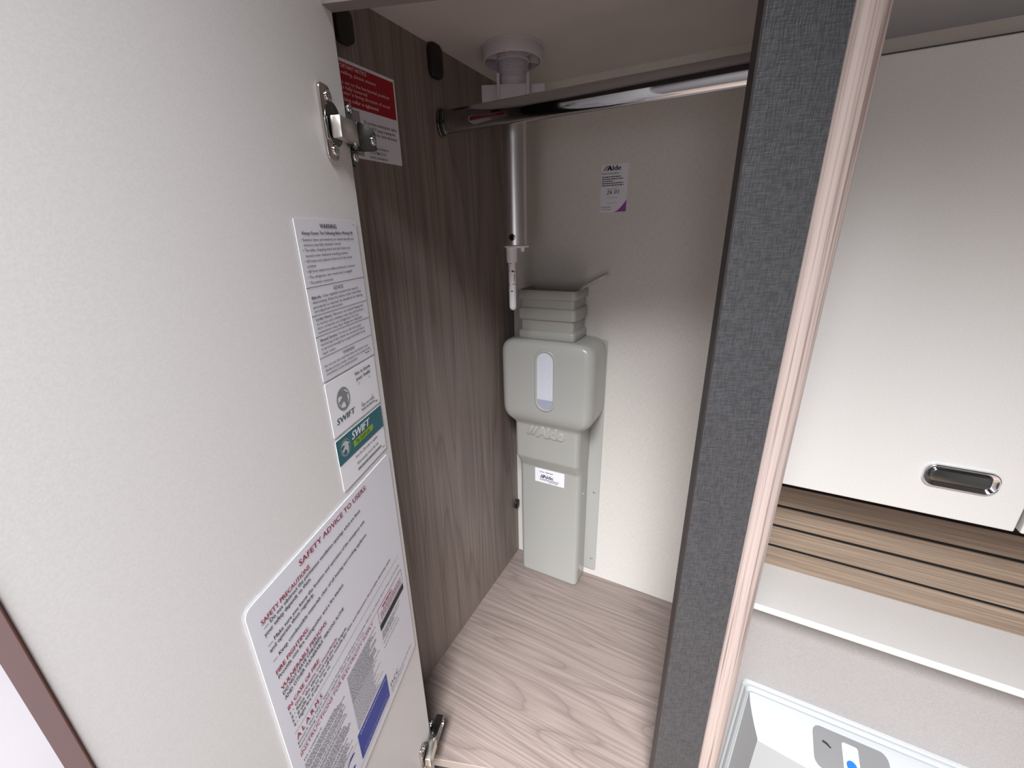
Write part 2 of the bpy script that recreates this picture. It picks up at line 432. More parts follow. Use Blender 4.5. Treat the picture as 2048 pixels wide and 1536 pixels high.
wl = mmframe('warning_label', door, -.099, .798, 89, 126.5, 'paper', 'white travel warning and advice label')
b = bmesh.new()
text(b, 'WARNING', 31, -6.4, 54.7, 3.2, .02)
text(b, 'Always Ensure The Following Before Moving Off', 6.2, -11.2, 79.8, 2.3, .02)
for s, x0, z, x1 in (('\u2022 Exterior doors and windows are closed securely and', 4.2, -15.9, 79.8), ('entrance step fully retracted / stored', 6.4, -19.6, 57.3),
    ('\u2022 The table, chopping board and sink drainer are', 4.3, -23.4, 72.2), ('stored in their dedicated travelling positions', 6.4, -27.5, 66.8),
    ('\u2022 All locker and cupboard doors are in the closed', 4.4, -31.4, 72.5), ('position', 6.4, -35.1, 17.1),
    ('\u2022 All loose objects are safely positioned or secured', 4.3, -39.0, 75.3), ('\u2022 The refrigerator door travel catch is engaged', 4.3, -43.3, 69.4),
    ('\u2022 The aerial is retracted.', 4.3, -47.5, 37.5),
    ('Clean regularly to prevent the material', 19, -59.1, 75.1), ('deteriorating. Adjust the tension of the roller blinds', 4.4, -62.7, 79.9),
    ('periodically as required. See handbook for cleaning', 4.3, -66.4, 81.8), ('and adjustment instructions', 4.5, -69.7, 45.7),
    ('Vibrations and vehicle flexing due', 28.5, -76.2, 80), ('to normal road conditions may cause the furniture', 4.6, -79.8, 80),
    ('doors to become out of alignment. For your', 4.5, -83.2, 70), ('convenience many door hinges are adjustable.', 4.4, -86.6, 76),
    ('To ensure safe and proper', 32, -93.4, 72), ('functioning of this vehicle we recommend that it', 5, -97, 76.5),
    ('is serviced annually by an approved Swift Group', 5, -100.6, 77.5), ('repair centre.', 5.1, -104.2, 24.5),
    ('Do not use the oven/hob when any bed or room', 4.8, -115.2, 78.7), ('divider privacy curtain, situated in the vicinity of the', 5.1, -119, 81.7),
    ('oven/hob,is in the closed position', 5.3, -122.5, 56)):
    text(b, s, x0, z, x1, 2.0, .004)
text(b, 'ADVICE', 35.8, -55.3, 50.8, 2.8, .012); text(b, 'WARNING', 34.1, -111.4, 54, 2.6, .012)
text(b, 'Blinds:', 4.4, -59.1, 17.2, 2.1, .025); text(b, 'Locker Doors:', 4.6, -76.2, 27, 2.1, .025); text(b, 'Annual Service:', 5, -93.4, 30.5, 2.1, .025)
for z in (-50.3, -72.3, -89.0, -106.8): rule(b, 0, 89, z, .4)
bars(b, 72, 80, -121.5, .7); bars(b, 82.5, 83.4, -121.5, .7); bars(b, 83, 84, -3.5, .8)
obj('printed_text', b, 'ink', wl)

# oval bird emblem
BIRD = [(-.80, .35), (-.35, .70), (.18, .76), (.48, .48), (.84, .26), (.56, .14), (.60, -.2), (.36, -.80), (.20, -.84), (.14, -.35), (-.10, -.15), (-.72, -.56), (-.56, -.25), (-.84, -.16), (-.3, .10), (-.08, .30), (-.38, .42)]
def emblem(parent, cx, cz, r, mring, mbird):
    b = bmesh.new(); n = 36
    o_ = [b.verts.new(((cx+r*math.cos(2*math.pi*i/n))*.001, -.0007, (cz+r*math.sin(2*math.pi*i/n))*.001)) for i in range(n)]
    i_ = [b.verts.new(((cx+r*.86*math.cos(2*math.pi*i/n)+.02*r)*.001, -.0007, (cz+r*.80*math.sin(2*math.pi*i/n)+.03*r)*.001)) for i in range(n)]
    for i in range(n):
        f = b.faces.new((o_[i], o_[(i+1) % n], i_[(i+1) % n], i_[i])); f.normal_update()
        if f.normal.y > 0: f.normal_flip()
    obj('emblem_ring', b, mring, parent)
    obj('emblem_bird', flat(bmesh.new(), [((cx+x*r)*.001, (cz+z*r)*.001) for x, z in BIRD], -.00075), mbird, parent)

s1 = mmframe('handbook_label', door, -.0985, .6692, 87, 50.2, 'paper2', 'white handbook label with a round silver bird emblem')
emblem(s1, 22.6, -21.2, 10.6, 'silver', 'silver')
b = bmesh.new(); text(b, 'SWIFT', 6.8, -40.6, 36.5, 5.2, .03, .28); obj('printed_name', b, 'greeninks', s1)
b = bmesh.new(); text(b, 'Get to know', 46.8, -7.6, 76.2, 3.0, .03); text(b, 'your Swift!', 47.6, -13.2, 75, 3.0, .03)
text(b, 'View our online', 49.8, -41.0, 75.6, 2.4, .015); text(b, 'Swift handbooks', 49, -45.0, 76, 2.4, .015); bars(b, 77, 83, -46.5, .8)
for qx, qz, sx_, sz_ in ((51, -16.4, 1, -1), (73, -16.4, -1, -1), (51, -38, 1, 1), (73, -38, -1, 1)):
    flat(b, [(qx*.001, qz*.001), ((qx+2.2*sx_)*.001, qz*.001), ((qx+2.2*sx_)*.001, (qz+.4*sz_)*.001), (qx*.001, (qz+.4*sz_)*.001)], -.0007)
    flat(b, [(qx*.001, qz*.001), ((qx+.4*sx_)*.001, qz*.001), ((qx+.4*sx_)*.001, (qz+2.2*sz_)*.001), (qx*.001, (qz+2.2*sz_)*.001)], -.0007)
obj('printed_text', b, 'ink', s1)

s2 = mmframe('register_label', door, -.0985, .6155, 86.5, 51.5, 'paper2', 'registration label with a teal band and lime flash')
obj('teal_band', flat(bmesh.new(), [(0, 0), (.0865, 0), (.0865, -.0247), (0, -.0247)], -.0006), 'teal', s2)
emblem(s2, 13.2, -11.8, 8.4, 'silver', 'silver2')
b = bmesh.new(); text(b, 'SWIFT', 25.0, -10.4, 58.0, 7.4, .045, .28, y=-.0008); obj('printed_name', b, 'paper2', s2)
b = bmesh.new(); flat(b, [(.0262, -.0125), (.0645, -.0118), (.0655, -.0135), (.0648, -.0165), (.063, -.0182), (.0264, -.0190)], -.00072); obj('lime_flash', b, 'lime', s2)
b = bmesh.new(); text(b, 'My Swift Life', 30.8, -17.2, 57.5, 4.0, .006, .25, y=-.0008)
text(b, 'Scan the QR code to register', 26, -30.6, 71.2, 2.8); text(b, "Alternatively, here's the link", 27, -38.2, 70.6, 2.8); obj('printed_text', b, 'ink', s2)
b = bmesh.new(); bars(b, 27, 76, -43.9, 1.6, wmin=5, wmax=10, gap=.5); rule(b, 27, 76, -44.6, .3); bars(b, 78, 83, -47, .8); obj('printed_link', b, 'ink_grey', s2)

sa = mmframe('safety_advice_sheet', door, -.223, .5567, 213, 298, 'paper', 'large white safety advice sheet with crimson headings', r=.006, t=.0007)
Y2 = -.0010
red = bmesh.new(); blk = bmesh.new(); gry = bmesh.new(); blu = bmesh.new()
def rt_(s, x0, z, x1, h, bold=.03): text(red, s, x0, -z, x1, h, bold, y=Y2)
def bt_(s, x0, z, x1, h=3.3, bold=.02): text(blk, s, x0, -z, x1, h, bold, y=Y2)
rt_('SAFETY ADVICE TO USERS:', 53.3, 11, 158.3, 5.0); rt_('SAFETY PRECAUTIONS', 9.4, 21, 62.6, 3.9)
bt_('\u2014 Do not obstruct the permanent ventilation openings which are fitted,', 10.2, 26, 142); bt_('your safety depends on them.', 9.3, 31.4, 61)
bt_('\u2014 Make sure you know the location and operation of the emergency exits', 9.6, 41.8, 146); bt_('and operate them regularly.', 9.7, 47, 60.4)
bt_('\u2014 Keep combustible materials clear of all heating and cooking appliances.', 9.6, 57.2, 145.7)
rt_('FIRE FIGHTING:', 9.5, 68.8, 46.5, 3.9); bt_('Provide one fire extinguisher and a fire blanket.', 10.2, 74, 97.4)
rt_('VULNERABLE PERSONS:', 9.7, 85.6, 67, 3.9); bt_('DO NOT LEAVE CHILDREN', 9.9, 90.6, 56.9); bt_('AND OTHER VULNERABLE  PERSONS ALONE', 10.2, 96.4, 90.8)
rt_('IN CASE OF FIRE:', 10.1, 108, 49.7, 3.9)
bt_('1 -', 10.6, 113.4, 14.6, 3.0); text(red, 'Get everyone out immediately.', 16.5, -113.4, 74.9, 3.0, .02, y=Y2)
bt_('2 - Raise the alarm and call the fire brigade.', 10.4, 118.4, 89.9, 3.0)
bt_('3 - If safe to do so turn off the outside gas valve and disconnect the portable electricity mains.', 10.4, 123.2, 183.1, 3.0)
bt_('4 - Fight fire if safe to do so.', 10.6, 128.1, 59.7, 3.0)
rule(gry, 9.4, 201, -134.2, .4, Y2)
rt_('A L A R M S', 10.3, 142.4, 43.1, 5.0); 
bt_('Ensure that NCC approved Smoke and Carbon monoxide alarms are fitted. Ensure these are correctly', 9.8, 147.4, 200.4, 2.7, .004)
bt_('functioning and tested regularly when the unit is in use.', 9.7, 152, 113, 2.7, .004)
rule(red, 9.6, 202, -155.6, .4, Y2)
rt_('INSTRUCTIONS FOR ELECTRICITY SUPPLY', 9.2, 161.2, 129.9, 4.2, .012); bt_('TO CONNECT:', 10, 169.6, 35, 2.6, .0)
z = 174
while z < 246:
    bars(blk, 10, random.uniform(52, 68), -z, .8, Y2, wmin=1, wmax=4, gap=.5); z += 2.55 if random.random() < .8 else 3.8
z = 168.5
while z < 243:
    bars(blk if z < 205 else gry, 76, random.uniform(112, 134), -z, .75, Y2, wmin=1, wmax=4, gap=.5); z += 2.3
rule(gry, 9, 72, -251, .4, Y2)
bl = bmesh.new(); flat(bl, [(.0728, -.2458), (.1372, -.2458), (.1372, -.2822), (.0728, -.2822)], -.0010); obj('blue_panel', bl, 'blue', sa)
pl_ = bmesh.new()
bars(pl_, 77, 134, -250, .9, -.0012, wmin=1, wmax=4, gap=.5); bars(pl_, 77, 134, -275, .3, -.0012); bars(pl_, 77, 130, -278.5, .3, -.0012); obj('panel_print', pl_, 'paper2', sa, kind='stuff')
# right column: red box, black bar, small print
for a in ((142, 203, 156.4, 156.0), (142, 203, 175.6, 175.2)): rule(red, a[0], a[1], -a[2], .4, Y2)
for x in (141.8, 202.8): rule(red, x, x+.5, -175.6, 19.4, Y2)
bars(red, 152, 176, -162, 2.2, Y2, wmin=4, wmax=9)
for zz in (165.5, 168, 170.5, 173): bars(red, 146, 199, -zz, .8, Y2)
rule(blk, 142, 203.2, -186, 8.2, Y2)
for i in range(5): bars(gry, 143, random.uniform(170, 197), -(191.4+i*2.3), .8, Y2)
bars(gry, 143, 178, -206, .9, Y2); bars(gry, 143, 184, -213, .9, Y2)
bt_('ncc', 143, 277, 162.5, 9.5, -.012)
bars(blk, 142, 201, -281.5, .8, Y2, wmin=4, wmax=9); bars(blk, 143, 178, -286.5, .7, Y2)
rule(gry, 66, 137, -287, .4, Y2)
sw_ = [((58+9*math.cos(R(a))*(1-.0*a))*.001, (-262+9.5*math.sin(R(a)))*.001) for a in range(40, 320, 20)] + [((56+6*math.cos(R(a)))*.001, (-262+6.8*math.sin(R(a)))*.001) for a in range(300, 60, -20)]
flat(blu, sw_, Y2); flat(blu, [(.040, -.255), (.042, -.255), (.046, -.275), (.044, -.275)], Y2)
obj('printed_headings', red, 'ink_red', sa, kind='stuff'); obj('printed_text', blk, 'ink', sa); obj('small_print', gry, 'ink_grey', sa, kind='stuff'); obj('blue_swirl', blu, 'bluelogo', sa)

# ------------------------------------------------------------------ aerial notice on the dark left wall
nt_ = empty('notice_sticker', (0.0, -.310, .967), math.pi/2, 'red and white important notice sticker on the dark wood wall', 'sticker')
obj('sheet', prism(bmesh.new(), rrect(-.128, .0008, -.0955, 0, .001, 3), 'Y', 0, -.0004), 'paper', nt_)
obj('red_panel', flat(bmesh.new(), [(-.1255, -.0034), (-.0018, -.0034), (-.0018, -.0442), (-.1255, -.0442)], -.0006), 'red', nt_)
b = bmesh.new()
text(b, 'IMPORTANT NOTICE', -91, -8.6, -46, 3.6, .02, y=-.0008); text(b, 'travelling, please ensure', -91, -14.6, -32.4, 3.4, .01, y=-.0008)
text(b, 'It is set to the horizontal position', -90, -23.8, -11.8, 3.4, .01, y=-.0008); text(b, 'It is fully lowered', -90, -28.8, -48.6, 3.4, .01, y=-.0008)
text(b, 'Indicator is facing direction of travel', -94, -33.8, -12.2, 3.4, .01, y=-.0008); text(b, 'Locking collar is tightened', -92, -40.2, -32.6, 3.6, .02, y=-.0008)
obj('printed_heading', b, 'pinktext', nt_)
b = bmesh.new(); flat(b, [(-.1255, -.0465), (-.064, -.0465), (-.064, -.0925), (-.1255, -.0925)], -.0006); obj('grey_panel', b, 'noticegrey', nt_)
b = bmesh.new()
text(b, 'To prevent twisting the cable,', -58.9, -57.6, -4.5, 3.2, .004, y=-.0008); text(b, 'DO NOT keep rotating the', -57, -63, -7.4, 3.2, .004, y=-.0008)
text(b, 'antenna in the same direction', -61, -68.2, -5.2, 3.2, .004, y=-.0008)
text(b, 'Maintenance Advice', -59.4, -82.8, -22.8, 3.2, .004, y=-.0008); text(b, '0115 986 7151', -54.8, -88.2, -27.9, 3.2, .0, y=-.0008); text(b, 'www.visionplus.', -55.7, -93, -25.2, 2.6, .0, y=-.0008)
text(b, 'HORIZONTAL', -103, -86.9, -75.7, 3, .004, y=-.0008)
obj('printed_text', b, 'ink', nt_)
b = bmesh.new(); text(b, 'VERTICAL', -94, -91.2, -71.2, 3, .004, y=-.0008); obj('printed_word', b, 'ink_red', nt_)

# ------------------------------------------------------------------ fluid schedule sticker on the back wall
fs_ = empty('fluid_schedule_sticker', (.1777, 0.0, .892), 0, 'small white fluid schedule sticker with purple corner on the pale back wall', 'sticker')
obj('sheet', prism(bmesh.new(), rrect(0, .0462, -.0753, .0006, .0008, 3), 'Y', 0, -.0004), 'paper', fs_)
pts = [(.0462, -.0562)] + [(.0246+.0216*(t/8)**.8, -.0753+.0191*(t/8)**1.35) for t in range(7, -1, -1)] + [(.0462, -.0753)]
obj('purple_corner', flat(bmesh.new(), pts, -.0006), 'purple', fs_)
b = bmesh.new(); text(b, 'Alde', 10.6, -9.2, 33.6, 7.6, .05, .0); text(b, 'A', 9.6, -9.2, 17, 7.6, .05, .12)
text(b, 'Fluid Schedule', 1, -15, 30.6, 3.2, .012)
for i, x1 in enumerate((34.6, 39.4, 20.7, 39.4, 39.7)): bars(b, 1.6, x1, -(19.6+i*3.35), 1.3, wmin=2, wmax=6, gap=.6)
text(b, '26 01', 10.8, -46.2, 31.4, 6.2, .015, .2, y=-.0008)
text(b, 'Change fluid', 1, -68, 18.9, 2.2, .012); text(b, 'every 5 years', 1, -71.7, 20.4, 2.2, .012)
obj('printed_text', b, 'ink', fs_)
b = bmesh.new()
for x in (2.6, 5.4): flat(b, [(x*.001, -.0092), ((x+1.6)*.001, -.0092), ((x+7.2)*.001, -.0014), ((x+5.6)*.001, -.0014)], -.0007)
obj('logo_stripes', b, 'magenta', fs_)
b = bmesh.new(); bars(b, 11, 30, -38.6, .6); bars(b, 13, 31, -52.5, .5); bars(b, 13, 30, -61, .5); obj('form_lines', b, 'ink_grey', fs_)

# ------------------------------------------------------------------ expansion tank
tk = empty('expansion_tank', (0, 0, 0), 0, 'grey plastic header tank with ribbed neck and sight window in the wardrobe corner', 'tank')
YB = -.0012
def sec(z, xl, xr, yf, r, seg=6, yb=YB):
    pts = [(xl, yb, z)]
    for i in range(seg+1):
        t = R(180+90*i/seg); pts.append((xl+r+r*math.cos(t), yf+r+r*math.sin(t), z))
    for i in range(seg+1):
        t = R(270+90*i/seg); pts.append((xr-r+r*math.cos(t), yf+r+r*math.sin(t), z))
    pts.append((xr, yb, z)); return pts
S = [(.002, .038, .176, -.053, .009), (.0045, .0365, .1775, -.0545, .010), (.008, .036, .178, -.055, .010), (.296, .036, .178, -.055, .010), (.302, .0358, .178, -.0565, .010),
     (.326, .0345, .1788, -.0715, .010), (.332, .034, .179, -.073, .010), (.404, .034, .179, -.073, .010), (.409, .033, .180, -.0738, .011), (.414, .0295, .184, -.0765, .012),
     (.420, .0215, .192, -.080, .014), (.427, .0145, .199, -.083, .016), (.436, .0105, .2035, -.0848, .018), (.447, .009, .205, -.0855, .019),
     (.560, .009, .205, -.0855, .019), (.571, .0105, .2035, -.085, .018), (.580, .0145, .1995, -.0835, .017), (.586, .0215, .1925, -.081, .016), (.5895, .031, .183, -.078, .013), (.591, .043, .163, -.074, .008)]
NK = [(.5915, .0455, .1605, -.069, .007), (.594, .0442, .1618, -.0705, .007), (.605, .0442, .1618, -.0705, .007), (.6075, .0460, .1600, -.069, .007), (.6085, .0485, .1575, -.066, .006), (.628, .0485, .1575, -.066, .006), (.6292, .0455, .1605, -.069, .007), (.6315, .0442, .1618, -.0705, .007),
      (.648, .0442, .1618, -.0705, .007), (.6505, .0455, .1605, -.069, .007), (.6515, .0485, .1575, -.066, .006), (.667, .0485, .1575, -.066, .006), (.6682, .0450, .1610, -.0695, .007), (.6705, .0435, .1625, -.071, .008), (.682, .0435, .1625, -.071, .008), (.6845, .0450, .1610, -.0695, .007),
      (.6845, .0475, .1585, -.0672, .006), (.600, .0500, .1560, -.0645, .006)]
obj('body', loft(bmesh.new(), [sec(*q) for q in S]), 'tank', tk, 38)
obj('neck', loft_open(bmesh.new(), [sec(*q) for q in NK]), 'tank', tk, 38)
obj('back_plate', prism(bmesh.new(), rrect(.150, .2065, .0165, .585, .006, 5), 'Y', 0, -.0022, bev=.0006), 'tank', tk, 40)
# sight window
zc = .512; xw = .1095
def slot(hw, z0, z1, n=10):
    p = [(xw+hw*math.cos(R(180*i/n)), z1-hw+hw*math.sin(R(180*i/n))) for i in range(n+1)]
    return p + [(xw+hw*math.cos(R(180+180*i/n)), z0+hw+hw*math.sin(R(180+180*i/n))) for i in range(n+1)]
yw = -.0855
b = bmesh.new(); lps = []
for hw, dz, y in ((.0225, 0, yw+.0005), (.0218, .0007, yw-.0012), (.0200, .0025, yw-.0018), (.0180, .0045, yw-.0014), (.0164, .0061, yw-.0002)):
    lps.append([(x, y, z) for x, z in slot(hw, .4485+dz, .5765-dz)])
loft(b, lps, False, False); obj('window_rim', b, 'tank', tk, 60)
sp = slot(.0166, .4545, .5705)
b = bmesh.new(); flat(b, sp, yw-.0004); obj('sight_window', b, 'window', tk)
fp = [(xw+.0166*math.cos(R(180+180*k/12)), .4711+.0166*math.sin(R(180+180*k/12))) for k in range(13)]
obj('fluid_level', flat(bmesh.new(), fp+[(xw+.0166, .4745), (xw-.0166, .4745)], yw-.0006), 'fluid', tk)
# embossed maker's name
def emb(parent):
    vs_, fs = glyphs('Alde', .03, .05, .05); b = bmesh.new()
    xa = min(v.x for v in vs_); xb = max(v.x for v in vs_); k = .0205/caph()
    nv = [b.verts.new((.0835+(v.x-xa)/(xb-xa)*.064+.10*v.y*k, -.0732-v.z*.022, .3862+v.y*k)) for v in vs_]
    for f in fs:
        try: b.faces.new([nv[i] for i in f])
        except ValueError: pass
    for x in (.0640, .0735): prism(b, [(x, .3862), (x+.006, .3862), (x+.0165, .4065), (x+.0105, .4065)], 'Y', -.0725, -.0757, bev=.0012)
    bmesh.ops.remove_doubles(b, verts=b.verts, dist=.00002); bmesh.ops.recalc_face_normals(b, faces=b.faces)
    return obj('embossed_name', b, 'tank', parent, 50)
emb(tk)
lb = obj('part_label', prism(bmesh.new(), rrect(.0738, .1428, .2625, .2972, .0008, 3), 'Y', -.0551, -.0555), 'paper2', tk, label='small white part label')
b = bmesh.new(); yl = -.0558
text(b, 'Alde', 92.5, 274.4, 117.1, 8.4, .05, y=yl); bars(b, 84.8, 96, 288.8, 1.3, yl); bars(b, 99, 116.5, 288.8, 1.5, yl, wmin=8, wmax=9)
for x in (86.2, 89.6): flat(b, [(x*.001, .2744), ((x+2)*.001, .2744), ((x+6)*.001, .2828), ((x+4)*.001, .2828)], yl)
for i, (x0, x1) in enumerate(((86, 131), (86, 129), (107, 128))): bars(b, x0, x1, 271.4-i*2.7, 1.1, yl)
obj('printed_text', b, 'ink', lb)
def screw_y(x, y, z, parent, r=.0031):
    b = bmesh.new(); loft(b, [[(x+q_, y-d_, z+c_) for q_, c_ in ell(0, 0, r*k_, r*k_, 14)] for k_, d_ in ((1, 0), (.98, .0008), (.75, .0017), (.35, .0022))]); obj('screw', b, 'chrome', parent, 40)
for x, z in ((.1960, .0500), (.1948, .2354), (.1967, .4261)): screw_y(x, -.0020, z, tk)
b = bmesh.new(); prism(b, ell(-.030, .243, .0022, .0022, 12), 'X', .1775, .1792); obj('screw', b, 'chrome', tk, 40)

# clear overflow hose
hp = [(.146, -.045, .640), (.150, -.042, .668), (.157, -.040, .684), (.170, -.038, .694), (.186, -.037, .703), (.2075, -.036, .7135)]
tag(obj('overflow_hose', tube(bmesh.new(), hp, .0038, 12, .0026), 'clear', None, 50), 'short clear plastic hose sticking out of the tank neck', 'hose')

# ------------------------------------------------------------------ hanging rail
hr = empty('hanging_rail', (0, -.217, .9375), 0, 'polished chrome oval hanging rail across the top of the wardrobe', 'rail')
b = bmesh.new(); op = [(x, z) for x, z in ell(0, 0, .0078, .0152, 40)]
prism(b, op, 'X', .004, .429); obj('rail', b, 'shaded_rail_chrome', hr, 60)
b = bmesh.new(); prism(b, ell(0, 0, .0112, .0185, 32), 'X', 0.0, .004, bev=.001); prism(b, ell(0, 0, .0098, .0170, 32), 'X', .004, .011, bev=.001); obj('end_socket', b, 'smoked', hr, 50)

# ------------------------------------------------------------------ aerial mast
mx, my = .0885, -.157
ms = empty('aerial_mast', (mx, my, 0), R(27), 'telescopic aerial mast hanging from the wardrobe ceiling behind the rail', 'aerial mast')
b = bmesh.new(); lathe(b, [(.0445, ZC), (.0445, ZC-.0012), (.0432, ZC-.0016), (.0425, ZC-.015), (.0415, ZC-.0165), (.0395, ZC-.0165), (.0388, ZC-.015), (.0388, ZC-.003), (.022, ZC-.003)], 0, 0, 48, False)
obj('flange', b, 'grey_pl', ms, 40)
for k in range(6):
    b = bmesh.new(); a = R(60*k+18); c, s = math.cos(a), math.sin(a)
    pr = [(c*.020-s*.0009, s*.020+c*.0009), (c*.0392-s*.0009, s*.0392+c*.0009), (c*.0392+s*.0009, s*.0392-c*.0009), (c*.020+s*.0009, s*.020-c*.0009)]
    prism(b, pr, 'Z', ZC-.0145, ZC-.002); obj('rib', b, 'grey_pl', ms)
pr = [(.0235, ZC-.002), (.0235, ZC-.016)]; z = ZC-.016
while z > .990:
    pr += [(.0222, z-.0006), (.0222, z-.0016), (.0210, z-.0022), (.0210, z-.0030)]; z -= .003
lathe(b := bmesh.new(), pr, 0, 0, 36); obj('threaded_collar', b, 'grey_pl', ms, 50)
b = bmesh.new(); lathe(b, [(.0215, .9905), (.0215, .955), (.0195, .950)], 0, 0, 32)
obj('clamp_body', b, 'grey_pl', ms, 40)
# clamp yoke faces the opening
yk = obj('clamp_yoke', B(-.0225, .0225, -.0235, -.0205, .950, .9805, bev=.001), 'grey_pl', ms); 
for s in (-1, 1): obj('yoke_rib', B(s*.0205-.0022, s*.0205+.0022, -.0265, -.0190, .952, .9925, bev=.001), 'grey_pl', ms)
for s in (-1, 1): obj('wing', B(min(s*.022, s*.0455), max(s*.022, s*.0455), -.004, .002, .962, .9855, bev=.001), 'grey_pl', ms)
b = bmesh.new(); lathe(b, [(.0178, .956), (.0178, .7675), (.0172, .7668)], 0, 0, 48); obj('tube', b, 'alu', ms, 40)
b = bmesh.new(); lathe(b, [(.0190, .7668), (.0200, .7662), (.0200, .7640), (.0192, .7632)], .001, 0, 40); obj('bottom_disc', b, 'white_pl', ms, 40)
b = bmesh.new(); lathe(b, [(.0036, .7635), (.0032, .758), (.0012, .7565)], .0108, .0, 14); obj('peg', b, 'white_pl', ms, 40)
ox, oy = -.0070, 0
b = bmesh.new(); lathe(b, [(.0090, .7634), (.0086, .7410), (.0082, .7404)], ox, oy, 24); obj('sleeve', b, 'white_pl', ms, 40)
rr = .0059
b = bmesh.new(); lathe(b, [(rr, .7408), (rr, .668)] + [(rr*math.cos(R(a)), .668-rr*math.sin(R(a))) for a in (20, 40, 60, 80)], ox, oy, 24); obj('rod', b, 'white_pl', ms, 50)
# dark marks on the rod (towards the opening)
b = bmesh.new(); ca = -math.pi/2
def mark(a0, a1, z0, z1):
    n = 4; r_ = rr+.00012
    for i in range(n):
        t0 = ca+R(a0+(a1-a0)*i/n); t1 = ca+R(a0+(a1-a0)*(i+1)/n)
        v = [b.verts.new((ox+r_*math.cos(t), oy+r_*math.sin(t), z)) for t, z in ((t0, z0), (t1, z0), (t1, z1), (t0, z1))]
        b.faces.new(v)
for m_ in ((-35, -5, .7385, .7395), (-70, -45, .7265, .7275), (-10, 20, .7255, .7280), (20, 60, .7255, .7265), (30, 38, .7100, .7215), (-75, -40, .7050, .7058), (0, 65, .7055, .7064), (-25, 5, .6935, .6955)): mark(*m_)
obj('rod_mark', b, 'ink', ms)
cdir = Vector((-.33, -.944, 0)).normalized()
b = bmesh.new(); q = Vector((cdir.y*-1, cdir.x, 0)); loops = []
ctr = Vector((0, 0, .779)) + cdir*.0172
for rad, off in ((.0052, 0), (.0052, .0011), (.0040, .0016), (.0024, .0016), (.0020, .0006)):
    loops.append([ctr + cdir*off + q*(rad*math.cos(2*math.pi*i/18)) + Vector((0, 0, rad*math.sin(2*math.pi*i/18))) for i in range(18)])
loft(b, loops); obj('screw', b, 'smoked', ms, 40)

# ------------------------------------------------------------------ small dark joint blocks on the left wall
for y, z, hz, hy, lab in ((-.386, .9955, .016, .012, 'dark plastic joint block on the wood wall beside the header'), (-.2255, 1.0085, .020, .013, 'dark plastic joint block on the wood wall above the rail socket'), (-.012, .150, .011, .010, 'dark plastic joint block in the lower back corner behind the tank')):
    b = bmesh.new(); prism(b, [(y+a, z+c) for a, c in rrect(-hy, hy, -hz, hz, hy*.7, 6)], 'X', 0, .009 if z > .5 else .006, bev=.002)
    tag(obj('joint_block', b, 'block', None, 40), lab, 'bracket', 'dark joint blocks on the wardrobe wall')

# ------------------------------------------------------------------ washroom side: lockers
lk = empty('washroom_locker', (.47, -.09, .40), 0, 'white wall locker with chrome push handle beside the wooden lipping', 'locker')
X0 = .47
def lx(a): return a-X0
obj('carcass', B(lx(.472), lx(XR), .022, .113, -.009, .575), 'black', lk)
obj('pelmet', B(lx(.472), lx(XR), .004, .03, .5655, .5795, bev=.0006), 'pelmet', lk)
d1 = obj('door', B(lx(.474), lx(.7780), 0, .018, .0025, .5637, bev=.002, seg=3), 'locker', lk, 40)
d2 = obj('door', B(lx(.7835), lx(1.13), 0, .018, .0025, .5637, bev=.002, seg=3), 'locker', lk, 40)
d3 = obj('door', B(lx(1.1355), lx(XR-.004), 0, .018, .0025, .5637, bev=.002, seg=3), 'locker', lk, 40)
def handle(parent, cx, cz):
    hw, hh = .0375, .0165; b = bmesh.new(); lps = []
    for ins, y in ((0, .0), (0, -.0024), (.0006, -.0044), (.0016, -.0050), (.0026, -.0044), (.0062, -.0008), (.0072, -.0004)):
        lps.append([(cx+x, y, cz+z) for x, z in rrect(-hw+ins, hw-ins, -hh+ins, hh-ins, .0125-ins*.8, 6)])
    loft(b, lps, True, False); obj('handle', b, 'chrome', parent, 60, label='chrome handle surround')
    b = bmesh.new(); lps = []
    for ins, y in ((.0074, .0), (.0075, -.0016), (.0083, -.0024), (.0092, -.0026)):
        lps.append([(cx+x, y, cz+z) for x, z in rrect(-hw+ins, hw-ins, -hh+ins, hh-ins, .0055, 5)])
    loft(b, lps); obj('handle_button', b, 'smoked', parent, 50)
HX, HZ = .7105-X0, .4655-.40
handle(d1, HX, HZ); handle(d2, .93-X0, HZ)

# slatted splashback
sl = empty('slatted_panel', (.46, .02, .16), 0, 'horizontal oak slats with black gaps under the white locker', 'panel')
for z0, z1 in ((.1605, .2015), (.2078, .2476), (.2540, .2915), (.2978, .3380), (.3442, .3850)):
    obj('slat', B(0, XR-.46, 0, .0035, z0-.16, z1-.16, bev=.0004, seg=1), 'oak', sl)
# shelf
sh = empty('washroom_shelf', (.46, 0, .15), 0, 'pale shelf with bright front lip below the oak slats', 'shelf')
obj('board', B(0, XR-.46, -.0950, .0235, -.001, .0105), 'shelf', sh)
obj('front_lip', B(0, XR-.46, -.1005, -.0950, .001, .0112, bev=.0012), 'locker', sh, 40)
obj('under_shade_strip', B(0, XR-.46, -.0550, -.0462, -.014, -.001), 'wood_dark', sh)  # dark brown strip stands in for the shadow band under the lip

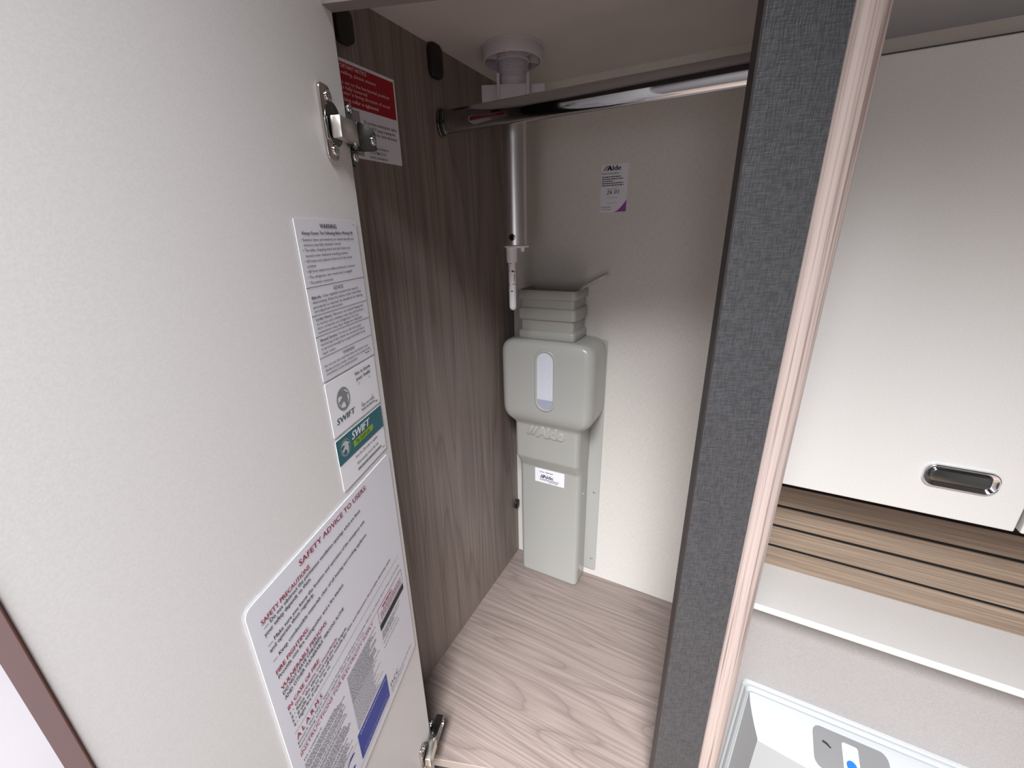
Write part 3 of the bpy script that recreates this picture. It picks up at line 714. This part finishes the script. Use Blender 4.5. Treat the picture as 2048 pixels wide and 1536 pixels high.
# flush console
cs = empty('toilet_console', (.5334, -.046, -.424), 0, 'white moulded toilet console with grey control label below the shelf', 'toilet')
def cs_(p): return (p[0]-.53, p[1]+.066, p[2]+.4)
XE = .98
def fr(ins, y):
    xl0, xl1 = .5320+ins, .5200+ins; zt = -.0560-ins*1.25
    rr_ = .012
    p = [(xl1, y, -.62)]
    for i in range(7):
        t = R(180-90*i/6); p.append((xl0+rr_+rr_*math.cos(t), y, zt-rr_+rr_*math.sin(t)))
    p += [(XE-ins, y, zt), (XE-ins+.01, y, -.62)]
    return [cs_(q) for q in p]
obj('frame', loft(bmesh.new(), [fr(0, -.066), fr(.0004, -.0705), fr(.0022, -.0725), fr(.0055, -.0722), fr(.0068, -.0700), fr(.0080, -.0765), fr(.0095, -.0785), fr(.0125, -.0775), fr(.0140, -.0740)], True, True), 'con_white', cs, 40)
yb0, zb0 = -.074, -.0765
nb = 8
def top(x, t):  # t 0 at the wall, 1 at the front edge
    g = (x-.563)/(.95-.563); yf_ = -.146-.030*math.sin(max(0, min(1, g))*1.6)
    return (x, yb0+(yf_-yb0)*t, zb0-.024*t)
b = bmesh.new(); cols = []
for i in range(nb+1):
    f = i/nb; row = []
    for t in (0, .25, .5, .75, 1.0):
        xa = .5475+.0165*t**1.5; x = xa+(.955-xa)*f; row.append(cs_(top(x, t)))
    x = .564+(.955-.564)*f; q = top(x, 1)
    row.append(cs_((x, q[1]-.0012, q[2]-.002))); row.append(cs_((x-.004*(1-f), q[1]+.012, -.62)))
    row.append(cs_((.5400+(.955-.5400)*f, yb0, -.62)))
    cols.append([b.verts.new(v) for v in row])
for a, c in zip(cols, cols[1:]):
    for i in range(7): b.faces.new((a[i], a[i+1], c[i+1], c[i]))
b.faces.new(cols[0]); b.faces.new(cols[-1][::-1]); bmesh.ops.recalc_face_normals(b, faces=b.faces)
obj('console_body', b, 'con_white', cs, 25)
def lab(pts, mat, nm, e, lay):
    b = bmesh.new(); vt = []; vb_ = []
    for x, t in pts:
        q = top(x, t); vt.append(b.verts.new(cs_((q[0], q[1]-.2*e, q[2]+e)))); vb_.append(b.verts.new(cs_((q[0], q[1], q[2]))))
    b.faces.new(vt); n = len(vt)
    for i in range(n): b.faces.new((vt[i], vb_[i], vb_[(i+1) % n], vt[(i+1) % n]))
    bmesh.ops.recalc_face_normals(b, faces=b.faces); return obj(nm, b, mat, cs)
def rr2(x0, x1, t0, t1, rx, rt, seg=5):
    p = []
    for cx, ct, a in ((x1-rx, t1-rt, 0), (x0+rx, t1-rt, 90), (x0+rx, t0+rt, 180), (x1-rx, t0+rt, 270)):
        for i in range(seg+1): p.append((cx+rx*math.cos(R(a+90*i/seg)), ct+rt*math.sin(R(a+90*i/seg))))
    return p
lab(rr2(.6525, .7640, .12, .88, .012, .16), 'con_label', 'control_label', .0006, 0)
lab(rr2(.6960, .7200, .24, .80, .004, .05), 'con_white', 'control_button', .0012, 1)
lab([(.708+.0075*math.cos(R(a)), .60+.09*math.sin(R(a))) for a in range(0, 360, 20)], 'con_blue', 'flush_symbol', .0016, 2)
lab([(.668, .36), (.674, .38), (.680, .44), (.678, .46), (.672, .42), (.666, .40)], 'ink', 'control_mark', .0010, 1)
